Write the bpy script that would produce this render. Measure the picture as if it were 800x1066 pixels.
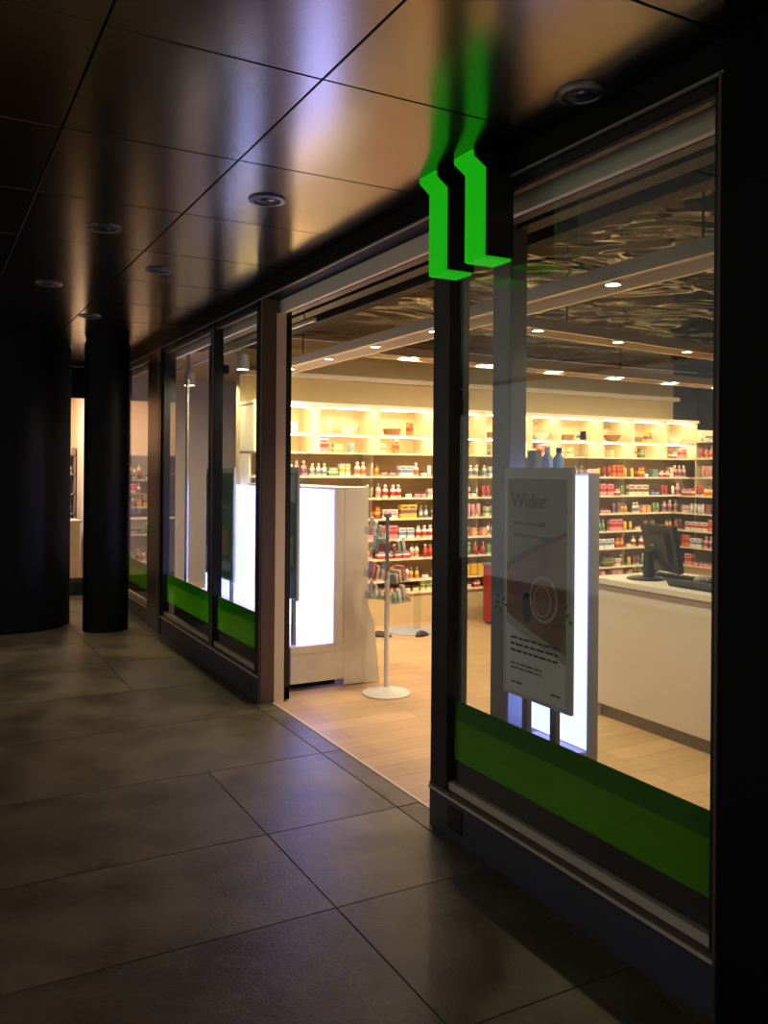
import bpy, bmesh, math, random
from mathutils import Matrix, Vector
R = random.Random(7)
for o in list(bpy.data.objects): bpy.data.objects.remove(o, do_unlink=True)
scene = bpy.context.scene
COL = scene.collection

# ------------------------------------------------------------------ camera
F_PX, YAW, Y0, ROLL, EYE = 889.0, 0.4973, 488.9, 0.00765, 1.65
sy, cy = math.sin(YAW), math.cos(YAW)
rgt, fwd, up = Vector((cy, -sy, 0)), Vector((sy, cy, 0)), Vector((0, 0, 1))
cr, sr = math.cos(ROLL), math.sin(ROLL)
c_r = rgt * cr + up * sr
c_u = up * cr - rgt * sr
cam_d = bpy.data.cameras.new('camera'); cam = bpy.data.objects.new('camera', cam_d); COL.objects.link(cam)
M = Matrix.Identity(4)
for i in range(3):
    M[i][0] = c_r[i]; M[i][1] = c_u[i]; M[i][2] = -fwd[i]
M[2][3] = EYE
cam.matrix_world = M
cam_d.sensor_fit = 'VERTICAL'; cam_d.sensor_height = 36.0; cam_d.sensor_width = 27.0
cam_d.lens = F_PX / 1066.0 * 36.0
cam_d.shift_y = -(533 - Y0) / 1066.0
cam_d.clip_start = 0.05
scene.camera = cam

# ------------------------------------------------------------------ world, exposure
w = bpy.data.worlds.new('world'); scene.world = w; w.use_nodes = True
w.node_tree.nodes['Background'].inputs[0].default_value = (1.0, 0.95, 0.88, 1)
w.node_tree.nodes['Background'].inputs[1].default_value = 0.38
scene.view_settings.view_transform = 'Standard'
scene.view_settings.look = 'None'
scene.view_settings.gamma = 1.0
scene.view_settings.use_curve_mapping = False
scene.view_settings.exposure = 0.0

WARM = (1.0, 0.80, 0.54)
def area_light(name, loc, aim, size, power, color=WARM, size_y=None, spread=None):
    d = bpy.data.lights.new(name, 'AREA'); d.energy = power; d.color = color; d.size = size
    if size_y: d.shape = 'RECTANGLE'; d.size_y = size_y
    else: d.shape = 'DISK'
    if spread: d.spread = math.radians(spread)
    o = bpy.data.objects.new(name, d); COL.objects.link(o); o.location = loc
    o.rotation_euler = (Vector(aim) - Vector(loc)).to_track_quat('-Z', 'Y').to_euler()
    return o

def in_frame(p):
    """does this point fall inside the 800 x 1066 picture?"""
    v = Vector(p) - Vector((0, 0, EYE)); d = v.dot(fwd)
    return d > 0 and 0 <= 400 + F_PX * v.dot(c_r) / d <= 800 and 0 <= Y0 - F_PX * v.dot(c_u) / d <= 1066
def lamp_light(name, loc, aim, size, power, spread):
    """the light of one modelled lamp, sitting at its mouth"""
    return area_light(name if in_frame(loc) else name + '_offscreen', loc, aim, size, power, WARM, spread=spread)

# ------------------------------------------------------------------ materials
MATS = {}
def lin(c):
    return tuple((v / 12.92 if v <= 0.04045 else ((v + 0.055) / 1.055) ** 2.4) for v in c)
def mat(name, rgb, rough=0.5, metal=0.0, noise=0.0, nscale=8.0, bump=0.0, bscale=60.0, emit=0.0, ecol=None, spec=0.5, rvar=0.0, aniso=None):
    """rgb in display values 0..1"""
    if name in MATS: return MATS[name]
    m = bpy.data.materials.new(name); m.use_nodes = True; MATS[name] = m
    nt = m.node_tree; b = nt.nodes['Principled BSDF']
    b.inputs['Roughness'].default_value = rough; b.inputs['Metallic'].default_value = metal
    b.inputs['Specular IOR Level'].default_value = spec
    L = lin(rgb)
    tc = nt.nodes.new('ShaderNodeTexCoord')
    n = nt.nodes.new('ShaderNodeTexNoise'); n.inputs['Scale'].default_value = nscale; n.inputs['Detail'].default_value = 5
    nt.links.new(tc.outputs['Object'], n.inputs['Vector'])
    mx = nt.nodes.new('ShaderNodeMix'); mx.data_type = 'RGBA'
    k = max(noise, 0.03)
    mx.inputs[6].default_value = tuple(v * (1 - k) for v in L) + (1,)
    mx.inputs[7].default_value = tuple(min(1, v * (1 + k)) for v in L) + (1,)
    nt.links.new(n.outputs['Fac'], mx.inputs[0]); nt.links.new(mx.outputs[2], b.inputs['Base Color'])
    if rvar:
        mr = nt.nodes.new('ShaderNodeMapRange'); mr.inputs['To Min'].default_value = rough - rvar; mr.inputs['To Max'].default_value = rough + rvar
        nt.links.new(n.outputs['Fac'], mr.inputs['Value']); nt.links.new(mr.outputs[0], b.inputs['Roughness'])
    if bump:
        n2 = nt.nodes.new('ShaderNodeTexNoise'); n2.inputs['Scale'].default_value = bscale; n2.inputs['Detail'].default_value = 4
        nt.links.new(tc.outputs['Object'], n2.inputs['Vector'])
        bp = nt.nodes.new('ShaderNodeBump'); bp.inputs['Strength'].default_value = bump; bp.inputs['Distance'].default_value = 0.02
        nt.links.new(n2.outputs['Fac'], bp.inputs['Height']); nt.links.new(bp.outputs[0], b.inputs['Normal'])
    if emit:
        b.inputs['Emission Color'].default_value = (ecol or L) + (1,) if len(ecol or L) == 3 else (ecol or L)
        b.inputs['Emission Strength'].default_value = emit
    return m
def clear_mat(name, tint=(1, 1, 1), ior=1.45, rough=0.0, gain=1.0):
    """thin clear sheet: transmission without bending, mirror reflection by fresnel"""
    m = bpy.data.materials.new(name); m.use_nodes = True; MATS[name] = m
    nt = m.node_tree; nt.nodes.clear()
    out = nt.nodes.new('ShaderNodeOutputMaterial'); mx = nt.nodes.new('ShaderNodeMixShader')
    tr = nt.nodes.new('ShaderNodeBsdfTransparent'); gl = nt.nodes.new('ShaderNodeBsdfGlossy'); fr = nt.nodes.new('ShaderNodeFresnel')
    fr.inputs['IOR'].default_value = ior; gl.inputs['Roughness'].default_value = rough
    tr.inputs[0].default_value = tint + (1,); gl.inputs[0].default_value = (gain, gain, gain, 1)
    n = nt.nodes.new('ShaderNodeTexNoise'); n.inputs['Scale'].default_value = 3.0
    bp = nt.nodes.new('ShaderNodeBump'); bp.inputs['Strength'].default_value = 0.004; bp.inputs['Distance'].default_value = 0.02
    nt.links.new(n.outputs['Fac'], bp.inputs['Height']); nt.links.new(bp.outputs[0], gl.inputs['Normal'])
    ge = nt.nodes.new('ShaderNodeNewGeometry'); iv = nt.nodes.new('ShaderNodeMath'); iv.operation = 'SUBTRACT'; iv.inputs[0].default_value = 1.0
    ff_ = nt.nodes.new('ShaderNodeMath'); ff_.operation = 'MULTIPLY'      # reflect at the outer faces only
    nt.links.new(ge.outputs['Backfacing'], iv.inputs[1]); nt.links.new(fr.outputs[0], ff_.inputs[0]); nt.links.new(iv.outputs[0], ff_.inputs[1])
    nt.links.new(ff_.outputs[0], mx.inputs[0]); nt.links.new(tr.outputs[0], mx.inputs[1]); nt.links.new(gl.outputs[0], mx.inputs[2])
    nt.links.new(mx.outputs[0], out.inputs[0])
    return m
def film_mat(name, rgb, trans=0.25):
    m = bpy.data.materials.new(name); m.use_nodes = True; MATS[name] = m
    nt = m.node_tree; nt.nodes.clear(); L = lin(rgb)
    out = nt.nodes.new('ShaderNodeOutputMaterial'); mx = nt.nodes.new('ShaderNodeMixShader')
    d = nt.nodes.new('ShaderNodeBsdfDiffuse'); t = nt.nodes.new('ShaderNodeBsdfTranslucent')
    n = nt.nodes.new('ShaderNodeTexNoise'); n.inputs['Scale'].default_value = 4.0
    cm = nt.nodes.new('ShaderNodeMix'); cm.data_type = 'RGBA'
    cm.inputs[6].default_value = tuple(v * .92 for v in L) + (1,); cm.inputs[7].default_value = tuple(v * 1.08 for v in L) + (1,)
    nt.links.new(n.outputs['Fac'], cm.inputs[0])
    nt.links.new(cm.outputs[2], d.inputs[0]); nt.links.new(cm.outputs[2], t.inputs[0]); mx.inputs[0].default_value = 1 - trans
    nt.links.new(d.outputs[0], mx.inputs[1]); nt.links.new(t.outputs[0], mx.inputs[2]); nt.links.new(mx.outputs[0], out.inputs[0])
    return m
def emis(name, col, strength, show=(1, 1, 1)):
    m = mat(name, show, 0.6, emit=strength, ecol=col); return m

black = mat('black_metal', (0.10, 0.10, 0.11), 0.35, spec=0.4, noise=0.1)
fascia = mat('fascia_black', (0.05, 0.05, 0.055), 0.55, spec=0.15)
pier_m = mat('pier_black', (0.05, 0.05, 0.055), 0.6, spec=0.1)
plinth_m = mat('plinth_blue_grey', (0.22, 0.22, 0.26), 0.45, noise=0.1)
satin = mat('satin_aluminium', (0.80, 0.76, 0.70), 0.4, 0.35)
silver = mat('brushed_aluminium', (0.72, 0.70, 0.66), 0.3, 1.0, bump=0.1, bscale=200)
brown_frame = mat('bronze_frame', (0.36, 0.29, 0.24), 0.45, 0.3, noise=0.1)
beige_jamb = mat('beige_jamb', (0.84, 0.76, 0.66), 0.5)
cream = mat('cream_plaster', (0.95, 0.89, 0.80), 0.7, bump=0.05)
grey_metal = mat('grey_metal', (0.55, 0.56, 0.56), 0.4, 0.5, noise=0.05)
box_grey = mat('light_box_grey', (0.72, 0.74, 0.76), 0.4)
stile_m = mat('leaf_stile_grey', (0.60, 0.60, 0.54), 0.4)
glass = clear_mat('window_glass', (0.95, 0.97, 0.95), 1.5)
acrylic = clear_mat('clear_acrylic', (0.88, 0.91, 0.91), 1.6, 0.08)
gr_top = film_mat('green_film_dark', (0.33, 0.56, 0.13))
gr_mid = film_mat('green_film_mid', (0.47, 0.66, 0.10))
gr_low = film_mat('green_film_light', (0.47, 0.68, 0.11))
white_lam = mat('white_laminate', (0.86, 0.82, 0.76), 0.45, noise=0.03)
beige_wall = mat('beige_wall', (0.80, 0.70, 0.52), 0.75, noise=0.05, bump=0.04)
shelf_m = mat('cream_shelf', (0.92, 0.87, 0.74), 0.45)
shelf_back = mat('shelf_back_board', (0.86, 0.76, 0.62), 0.6)
dark_wall = mat('dark_wall', (0.22, 0.21, 0.20), 0.7)
col_m = mat('column_black', (0.05, 0.05, 0.058), 0.5, spec=0.12, noise=0.15, nscale=3)
led_m = emis('led_panel', (0.25, 0.29, 1.0), 4.2)
niche_led = emis('warm_led_strip', (1.0, 0.78, 0.46), 45.0)
spot_led = emis('halogen_lamp', (1.0, 0.82, 0.55), 30.0)
sign_g = emis('green_sign_light', (0.005, 0.36, 0.002), 1.0, (0.05, 0.3, 0.05))
sign_dark = mat('sign_side_black', (0.08, 0.10, 0.08), 0.35)
rail_m = mat('rail_aluminium', (0.90, 0.86, 0.78), 0.35, 0.4)
beam_m = mat('dark_beam', (0.25, 0.23, 0.21), 0.5, 0.2, noise=0.15)

# slate floor tile
def slate():
    m = mat('slate_tile', (0.36, 0.322, 0.25), 0.37, noise=0.38, nscale=3.2, bump=0.14, bscale=120, rvar=0.10, spec=0.4)
    nt = m.node_tree; b = nt.nodes['Principled BSDF']
    mx = [n for n in nt.nodes if n.type == 'MIX'][0]
    oi = nt.nodes.new('ShaderNodeObjectInfo')
    hs = nt.nodes.new('ShaderNodeHueSaturation')
    mr = nt.nodes.new('ShaderNodeMapRange'); mr.inputs['To Min'].default_value = 0.75; mr.inputs['To Max'].default_value = 1.25
    nt.links.new(oi.outputs['Random'], mr.inputs['Value']); nt.links.new(mr.outputs[0], hs.inputs['Value'])
    nt.links.new(mx.outputs[2], hs.inputs['Color'])
    nz = [n for n in nt.nodes if n.type == 'TEX_NOISE'][0]
    st_ = nt.nodes.new('ShaderNodeMapRange'); st_.inputs['From Min'].default_value = 0.34; st_.inputs['From Max'].default_value = 0.66
    nt.links.new(nz.outputs['Fac'], st_.inputs['Value']); nt.links.new(st_.outputs[0], mx.inputs[0])
    # pale veins
    tc = [n for n in nt.nodes if n.type == 'TEX_COORD'][0]
    ad = nt.nodes.new('ShaderNodeVectorMath'); ad.operation = 'ADD'
    mu = nt.nodes.new('ShaderNodeVectorMath'); mu.operation = 'SCALE'; mu.inputs['Scale'].default_value = 1.0
    cb = nt.nodes.new('ShaderNodeCombineXYZ')
    ml = nt.nodes.new('ShaderNodeMath'); ml.operation = 'MULTIPLY'; ml.inputs[1].default_value = 40
    nt.links.new(oi.outputs['Random'], ml.inputs[0]); nt.links.new(ml.outputs[0], cb.inputs[0]); nt.links.new(ml.outputs[0], cb.inputs[1])
    nt.links.new(tc.outputs['Object'], ad.inputs[0]); nt.links.new(cb.outputs[0], ad.inputs[1])
    for n in nt.nodes:
        if n.type == 'TEX_NOISE': nt.links.new(ad.outputs[0], n.inputs['Vector'])
    wv = nt.nodes.new('ShaderNodeTexNoise'); wv.inputs['Scale'].default_value = 2.2; wv.inputs['Detail'].default_value = 8; wv.inputs['Distortion'].default_value = 1.2
    nt.links.new(ad.outputs[0], wv.inputs['Vector'])
    sb = nt.nodes.new('ShaderNodeMath'); sb.operation = 'SUBTRACT'; sb.inputs[1].default_value = 0.5
    ab = nt.nodes.new('ShaderNodeMath'); ab.operation = 'ABSOLUTE'
    rr = nt.nodes.new('ShaderNodeMapRange'); rr.inputs['From Min'].default_value = 0.0; rr.inputs['From Max'].default_value = 0.016
    rr.inputs['To Min'].default_value = 0.5; rr.inputs['To Max'].default_value = 0.0
    nt.links.new(wv.outputs['Fac'], sb.inputs[0]); nt.links.new(sb.outputs[0], ab.inputs[0]); nt.links.new(ab.outputs[0], rr.inputs['Value'])
    m2 = nt.nodes.new('ShaderNodeMix'); m2.data_type = 'RGBA'; m2.inputs[7].default_value = lin((0.42, 0.40, 0.36)) + (1,)
    nt.links.new(rr.outputs[0], m2.inputs[0]); nt.links.new(hs.outputs[0], m2.inputs[6]); nt.links.new(m2.outputs[2], b.inputs['Base Color'])
    return m
slate_m = slate()
grout = mat('dark_grout', (0.13, 0.12, 0.11), 0.9)

# brushed perforated metal ceiling panel
def ceil_metal():
    m = mat('metal_ceiling_panel', (0.58, 0.55, 0.49), 0.19, 1.0, noise=0.06, nscale=2)
    nt = m.node_tree; b = nt.nodes['Principled BSDF']
    tc = [n for n in nt.nodes if n.type == 'TEX_COORD'][0]
    v = nt.nodes.new('ShaderNodeTexVoronoi'); v.inputs['Scale'].default_value = 110; v.inputs['Randomness'].default_value = 0.0
    nt.links.new(tc.outputs['Object'], v.inputs['Vector'])
    bp = nt.nodes.new('ShaderNodeBump'); bp.inputs['Strength'].default_value = 0.05; bp.inputs['Distance'].default_value = 0.002
    nt.links.new(v.outputs['Distance'], bp.inputs['Height']); nt.links.new(bp.outputs[0], b.inputs['Normal'])
    return m
ceil_m = ceil_metal()

# glossy crumpled black ceiling film in the shop
def foil():
    m = mat('black_glossy_ceiling_film', (0.13, 0.115, 0.10), 0.10, 0.7)
    nt = m.node_tree; b = nt.nodes['Principled BSDF']
    tc = [n for n in nt.nodes if n.type == 'TEX_COORD'][0]
    mp = nt.nodes.new('ShaderNodeMapping'); mp.inputs['Scale'].default_value = (1.0, 1.6, 1.0)
    nt.links.new(tc.outputs['Object'], mp.inputs['Vector'])
    n = nt.nodes.new('ShaderNodeTexNoise'); n.inputs['Scale'].default_value = 0.9; n.inputs['Detail'].default_value = 2; n.inputs['Distortion'].default_value = 0.8
    nt.links.new(mp.outputs[0], n.inputs['Vector'])
    bp = nt.nodes.new('ShaderNodeBump'); bp.inputs['Strength'].default_value = 1.0; bp.inputs['Distance'].default_value = 0.35
    nt.links.new(n.outputs['Fac'], bp.inputs['Height']); nt.links.new(bp.outputs[0], b.inputs['Normal'])
    return m
foil_m = foil()

# pale wood shop floor
def wood():
    m = mat('pale_wood_floor', (0.83, 0.68, 0.52), 0.38, noise=0.08)
    nt = m.node_tree; b = nt.nodes['Principled BSDF']
    tc = [n for n in nt.nodes if n.type == 'TEX_COORD'][0]
    mp = nt.nodes.new('ShaderNodeMapping'); mp.inputs['Rotation'].default_value = (0, 0, 0)
    br = nt.nodes.new('ShaderNodeTexBrick'); br.inputs['Scale'].default_value = 1.0
    br.inputs['Color1'].default_value = lin((0.83, 0.68, 0.52)) + (1,); br.inputs['Color2'].default_value = lin((0.76, 0.62, 0.47)) + (1,)
    br.inputs['Mortar'].default_value = lin((0.66, 0.52, 0.40)) + (1,); br.inputs['Mortar Size'].default_value = 0.003
    br.inputs['Brick Width'].default_value = 1.2; br.inputs['Row Height'].default_value = 0.18
    nt.links.new(tc.outputs['Object'], mp.inputs['Vector']); nt.links.new(mp.outputs[0], br.inputs['Vector'])
    mp2 = nt.nodes.new('ShaderNodeMapping'); mp2.inputs['Scale'].default_value = (1.5, 14, 1)
    n = nt.nodes.new('ShaderNodeTexNoise'); n.inputs['Scale'].default_value = 3; n.inputs['Detail'].default_value = 6
    nt.links.new(tc.outputs['Object'], mp2.inputs['Vector']); nt.links.new(mp2.outputs[0], n.inputs['Vector'])
    mx = nt.nodes.new('ShaderNodeMix'); mx.data_type = 'RGBA'; mx.blend_type = 'MULTIPLY'; mx.inputs[0].default_value = 0.35
    nt.links.new(br.outputs['Color'], mx.inputs[6]); nt.links.new(n.outputs['Fac'], mx.inputs[7])
    hs = nt.nodes.new('ShaderNodeHueSaturation'); hs.inputs['Value'].default_value = 1.1
    nt.links.new(mx.outputs[2], hs.inputs['Color']); nt.links.new(hs.outputs[0], b.inputs['Base Color'])
    return m
wood_m = wood()

# ------------------------------------------------------------------ builders
WL = {}
def tag(o, label=None, cat=None, group=None, kind=None):
    if label: o['label'] = label
    if cat: o['category'] = cat
    if group: o['group'] = group
    if kind: o['kind'] = kind
    return o
def link(o, loc, parent=None):
    COL.objects.link(o); WL[o.name] = Vector(loc)
    if parent is not None:
        o.parent = parent; o.location = Vector(loc) - WL[parent.name]
    else: o.location = loc
    return o
def empty(name, loc, label=None, cat=None, group=None, kind=None):
    o = bpy.data.objects.new(name, None); o.empty_display_size = 0.1
    link(o, loc); return tag(o, label, cat, group, kind)
def from_bm(name, bm, m, loc=(0, 0, 0), parent=None, smooth=False):
    me = bpy.data.meshes.new(name); bmesh.ops.recalc_face_normals(bm, faces=bm.faces[:]); bm.to_mesh(me); bm.free()
    for mm in (m if isinstance(m, (list, tuple)) else [m]): me.materials.append(mm)
    if smooth:
        for p in me.polygons: p.use_smooth = True
    o = bpy.data.objects.new(name, me); return link(o, loc, parent)
def box_bm(bm, x0, x1, y0, y1, z0, z1, mi=0):
    r = bmesh.ops.create_cube(bm, size=1.0)
    for v in r['verts']:
        v.co.x = x0 + (v.co.x + .5) * (x1 - x0); v.co.y = y0 + (v.co.y + .5) * (y1 - y0); v.co.z = z0 + (v.co.z + .5) * (z1 - z0)
    for f in set(f for v in r['verts'] for f in v.link_faces): f.material_index = mi
    return r['verts']
def B(name, x0, x1, y0, y1, z0, z1, m, parent=None, bev=0.0):
    c = ((x0 + x1) / 2, (y0 + y1) / 2, (z0 + z1) / 2)
    bm = bmesh.new(); box_bm(bm, x0 - c[0], x1 - c[0], y0 - c[1], y1 - c[1], z0 - c[2], z1 - c[2])
    if bev: bmesh.ops.bevel(bm, geom=bm.edges[:], offset=bev, segments=2, affect='EDGES')
    return from_bm(name, bm, m, c, parent)
def lathe(name, prof, m, loc, parent=None, seg=40, smooth=True):
    bm = bmesh.new(); rings = []
    for r, z in prof:
        if r < 1e-6: rings.append([bm.verts.new((0, 0, z))])
        else: rings.append([bm.verts.new((r * math.cos(2 * math.pi * k / seg), r * math.sin(2 * math.pi * k / seg), z)) for k in range(seg)])
    for a, b in zip(rings, rings[1:]):
        for k in range(seg):
            k2 = (k + 1) % seg
            if len(a) == 1 and len(b) == 1: continue
            if len(a) == 1: bm.faces.new((a[0], b[k], b[k2]))
            elif len(b) == 1: bm.faces.new((a[k], a[k2], b[0]))
            else: bm.faces.new((a[k], a[k2], b[k2], b[k]))
    o = from_bm(name, bm, m, loc, parent, smooth)
    if smooth:
        try:
            o.data.set_sharp_from_angle(angle=math.radians(40))
        except Exception: pass
    return o
def prism(name, pts, axis, a0, a1, m, parent=None, bev=0.0):
    """extrude polygon pts (in the two other axes) along axis"""
    bm = bmesh.new()
    def mk(p, a):
        if axis == 'y': return (p[0], a, p[1])
        if axis == 'x': return (a, p[0], p[1])
        return (p[0], p[1], a)
    cx = sum(p[0] for p in pts) / len(pts); cz = sum(p[1] for p in pts) / len(pts); ca = (a0 + a1) / 2
    q = [(p[0] - cx, p[1] - cz) for p in pts]
    A = [bm.verts.new(mk(p, a0 - ca)) for p in q]; Bv = [bm.verts.new(mk(p, a1 - ca)) for p in q]
    bm.faces.new(A); bm.faces.new(Bv[::-1])
    for k in range(len(q)):
        k2 = (k + 1) % len(q); bm.faces.new((A[k], Bv[k], Bv[k2], A[k2]))
    if bev: bmesh.ops.bevel(bm, geom=bm.edges[:], offset=bev, segments=2, affect='EDGES')
    return from_bm(name, bm, m, mk((cx, cz), ca), parent)
def tube(name, p0, p1, r, m, parent=None, seg=16):
    p0, p1 = Vector(p0), Vector(p1); d = p1 - p0; bm = bmesh.new()
    bmesh.ops.create_cone(bm, cap_ends=True, segments=seg, radius1=r, radius2=r, depth=d.length)
    bmesh.ops.rotate(bm, verts=bm.verts[:], cent=(0, 0, 0), matrix=d.to_track_quat('Z', 'Y').to_matrix())
    o = from_bm(name, bm, m, (p0 + p1) / 2, parent, True)
    try: o.data.set_sharp_from_angle(angle=math.radians(40))
    except Exception: pass
    return o
def inst(src, name, loc, parent=None):
    o = bpy.data.objects.new(name, src.data); return link(o, loc, parent)
def text_mesh(name, txt, size, m, loc, rot, parent=None, extrude=0.0008):
    cu = bpy.data.curves.new(name, 'FONT'); cu.body = txt; cu.size = size; cu.extrude = extrude; cu.align_x = 'CENTER'; cu.offset = 0.0014
    t = bpy.data.objects.new(name, cu); COL.objects.link(t); bpy.context.view_layer.update()
    me = bpy.data.meshes.new_from_object(t.evaluated_get(bpy.context.evaluated_depsgraph_get()))
    bpy.data.objects.remove(t, do_unlink=True); me.materials.clear(); me.materials.append(m)
    o = bpy.data.objects.new(name, me); link(o, loc, parent); o.rotation_euler = rot
    return o

FX = 2.10      # street face of the shopfront
ZC = 2.95      # passage ceiling
# ------------------------------------------------------------------ passage floor (slate tiles)
floor = B('floor', -3.6, 2.19, -2.2, 11.6, -0.12, -0.012, grout); tag(floor, kind='structure')
ys = [-1.9, -1.1, -0.3, 0.5, 1.3, 2.1, 2.905, 3.635, 4.53, 5.48, 6.43, 7.45, 8.4, 9.35, 10.3, 11.2, 11.6]
for j in range(len(ys) - 1):
    xs = [2.06, -0.05, -1.40, -2.75] if 4.4 < ys[j] < 6.0 else [2.06, 1.387, 0.04, -1.31, -2.66]
    for i in range(len(xs) - 1):
        B('floor_tile', xs[i + 1] + .0018, xs[i] - .0018, ys[j] + .0018, ys[j + 1] - .0018, -0.012, R.uniform(-.0008, 0), slate_m, floor, 0.0015)
for j in range(len(ys) - 1):
    B('threshold_tile', 2.0625, 2.188, ys[j] + .003, ys[j + 1] - .003, -0.012, 0.0, slate_m, floor, 0.0015)

# ------------------------------------------------------------------ passage ceiling (metal panels)
ceiling = B('ceiling', -3.6, 2.30, -2.2, 11.6, ZC + 0.03, ZC + 0.12, fascia); tag(ceiling, kind='structure')
cx_ = [0.467 + 0.703 * k for k in range(-5, 2)] + [2.10]
cy_ = [2.606 + 0.86 * k for k in range(-5, 11)] + [11.6]
protos = {}
for i in range(len(cx_) - 1):
    for j in range(len(cy_) - 1):
        x0, x1, y0, y1 = cx_[i], cx_[i + 1], cy_[j], cy_[j + 1]
        key = (round(x1 - x0, 3), round(y1 - y0, 3))
        if key not in protos:
            p = B('ceiling_panel', x0 + .004, x1 - .004, y0 + .004, y1 - .004, ZC, ZC + .03, ceil_m, ceiling, 0.002); protos[key] = p
        else: p = inst(protos[key], 'ceiling_panel', ((x0 + x1) / 2, (y0 + y1) / 2, ZC + .015), ceiling)
        p.rotation_euler = (R.uniform(-.002, .002), R.uniform(-.002, .002), 0)

# ------------------------------------------------------------------ shopfront: fascia, pier, windows, door
tr1 = B('trim_1', 2.10, 2.24, 1.72, 11.6, 2.845, ZC, fascia); tag(tr1, kind='structure')
lip = B('trim_2', 2.088, 2.10, 1.72, 11.6, 2.836, 2.846, grey_metal); tag(lip, kind='structure')
pier = empty('wall_right', (2.4, 0.2, 0), kind='structure')
B('pier', 2.085, 2.9, -2.2, 1.752, -0.01, ZC, pier_m, pier, 0.004)
B('edge_trim', 2.083, 2.10, 1.755, 1.765, 0.17, 2.84, brown_frame, pier)

def window(name, y0, y1, mull=(), right_frame=0.03, left_frame=0.03, post_m=black):
    """glazed bay between y0 and y1"""
    wdw = empty(name, (2.14, (y0 + y1) / 2, 0), kind='structure')
    B('plinth', 2.10, 2.19, y0, y1, -0.01, 0.165, plinth_m, wdw, 0.003)
    B('sill', 2.10, 2.19, y0, y1, 0.165, 0.20, brown_frame, wdw)
    B('sill_lip', 2.092, 2.112, y0, y1, 0.172, 0.186, satin, wdw, 0.002)
    B('glazing_bead', 2.118, 2.15, y0 + .02, y1 - .02, 0.20, 0.236, satin, wdw, 0.003)
    B('top_rail', 2.105, 2.18, y0, y1, 2.80, 2.845, black, wdw)
    B('top_bead', 2.118, 2.15, y0 + .02, y1 - .02, 2.785, 2.80, brown_frame, wdw)
    B('stile', 2.105, 2.18, y0, y0 + right_frame, 0.165, 2.845, post_m, wdw)
    B('stile', 2.105, 2.18, y1 - left_frame, y1, 0.165, 2.845, post_m, wdw)
    edges = [y0 + right_frame]
    for a, b in mull:
        B('mullion', 2.105, 2.18, a, b, 0.165, 2.845, post_m, wdw)
        B('mullion_bead', 2.100, 2.106, a + .035, a + .05, 0.19, 2.84, silver, wdw)
        edges += [a, b]
    edges.append(y1 - left_frame)
    for k in range(0, len(edges), 2):
        a, b = edges[k], edges[k + 1]
        B('pane', 2.136, 2.146, a, b, 0.22, 2.80, glass, wdw)
        for z0, z1, m in ((0.335, 0.43, gr_low), (0.43, 0.517, gr_mid), (0.517, 0.605, gr_top)):
            B('green_film', 2.1485, 2.150, a, b, z0, z1, m, wdw)
        B('bottom_rail', 2.1485, 2.168, a, b, 0.20, 0.335, mat('bottom_rail_black', (0.14, 0.135, 0.13), 0.5), wdw)
    return wdw
w1 = window('window_1', 1.765, 3.40, right_frame=0.03, left_frame=0.135)
B('outlet_cover', 2.096, 2.10, 3.12, 3.24, 0.045, 0.145, mat('outlet_black', (0.05, 0.05, 0.05), 0.4), w1, 0.002)
w2 = window('window_2', 5.70, 8.50, mull=((6.80, 6.90),), right_frame=0.10, left_frame=0.07)
B('outlet_cover', 2.096, 2.10, 5.83, 5.90, 0.04, 0.13, mat('outlet_grey', (0.2, 0.2, 0.2), 0.4), w2, 0.002)
w3 = window('window_3', 9.05, 11.55, mull=((10.25, 10.33),), right_frame=0.03, left_frame=0.05)
post = empty('wall_left', (2.15, 8.77, 0), kind='structure')
B('post', 2.09, 2.24, 8.50, 9.05, -0.01, 2.845, black, post, 0.004)
B('post_seam', 2.086, 2.091, 8.60, 8.61, 0.0, 2.84, silver, post)
lathe('lock_cap', [(0, 0), (.016, 0), (.018, -.004), (.012, -.008), (0, -.008)], silver, (2.083, 8.72, 0.26), post, 20).rotation_euler = (0, math.pi / 2, 0)

door = empty('door_1', (2.2, 4.55, 0), kind='structure')
B('jamb_frame', 2.098, 2.20, 5.655, 5.70, -0.01, 2.845, brown_frame, door, 0.003)
B('jamb_lining', 2.20, 2.275, 5.655, 5.72, -0.01, 2.75, beige_jamb, door, 0.002)
B('jamb_bead', 2.094, 2.10, 5.672, 5.685, 0.0, 2.845, silver, door)
for yy0, yy1, xx, st in ((5.66, 7.54, 2.30, black), (1.80, 3.375, 2.205, stile_m)):
    near = yy0 if st is black else yy1 - 0.10
    B('leaf_stile', xx - .018, xx + .018, near, near + .10, 0.012, 2.90, st, door, 0.003)
    far = yy1 - .06 if st is black else yy0
    B('leaf_stile', xx - .018, xx + .018, far, far + .06, 0.012, 2.90, st, door, 0.003)
    B('leaf_rail', xx - .018, xx + .018, yy0, yy1, 2.90, 2.94, st, door)
    B('leaf_rail', xx - .018, xx + .018, yy0, yy1, 0.012, 0.10, st, door)
    B('leaf_glass', xx - .004, xx + .004, yy0 + .06, yy1 - .06, 0.10, 2.90, glass, door)
B('door_track', 2.24, 2.335, 1.80, 11.5, 2.94, 2.975, black, door)
B('threshold_strip', 2.188, 2.204, 3.40, 5.655, -0.01, 0.004, beige_jamb, door)

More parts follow.
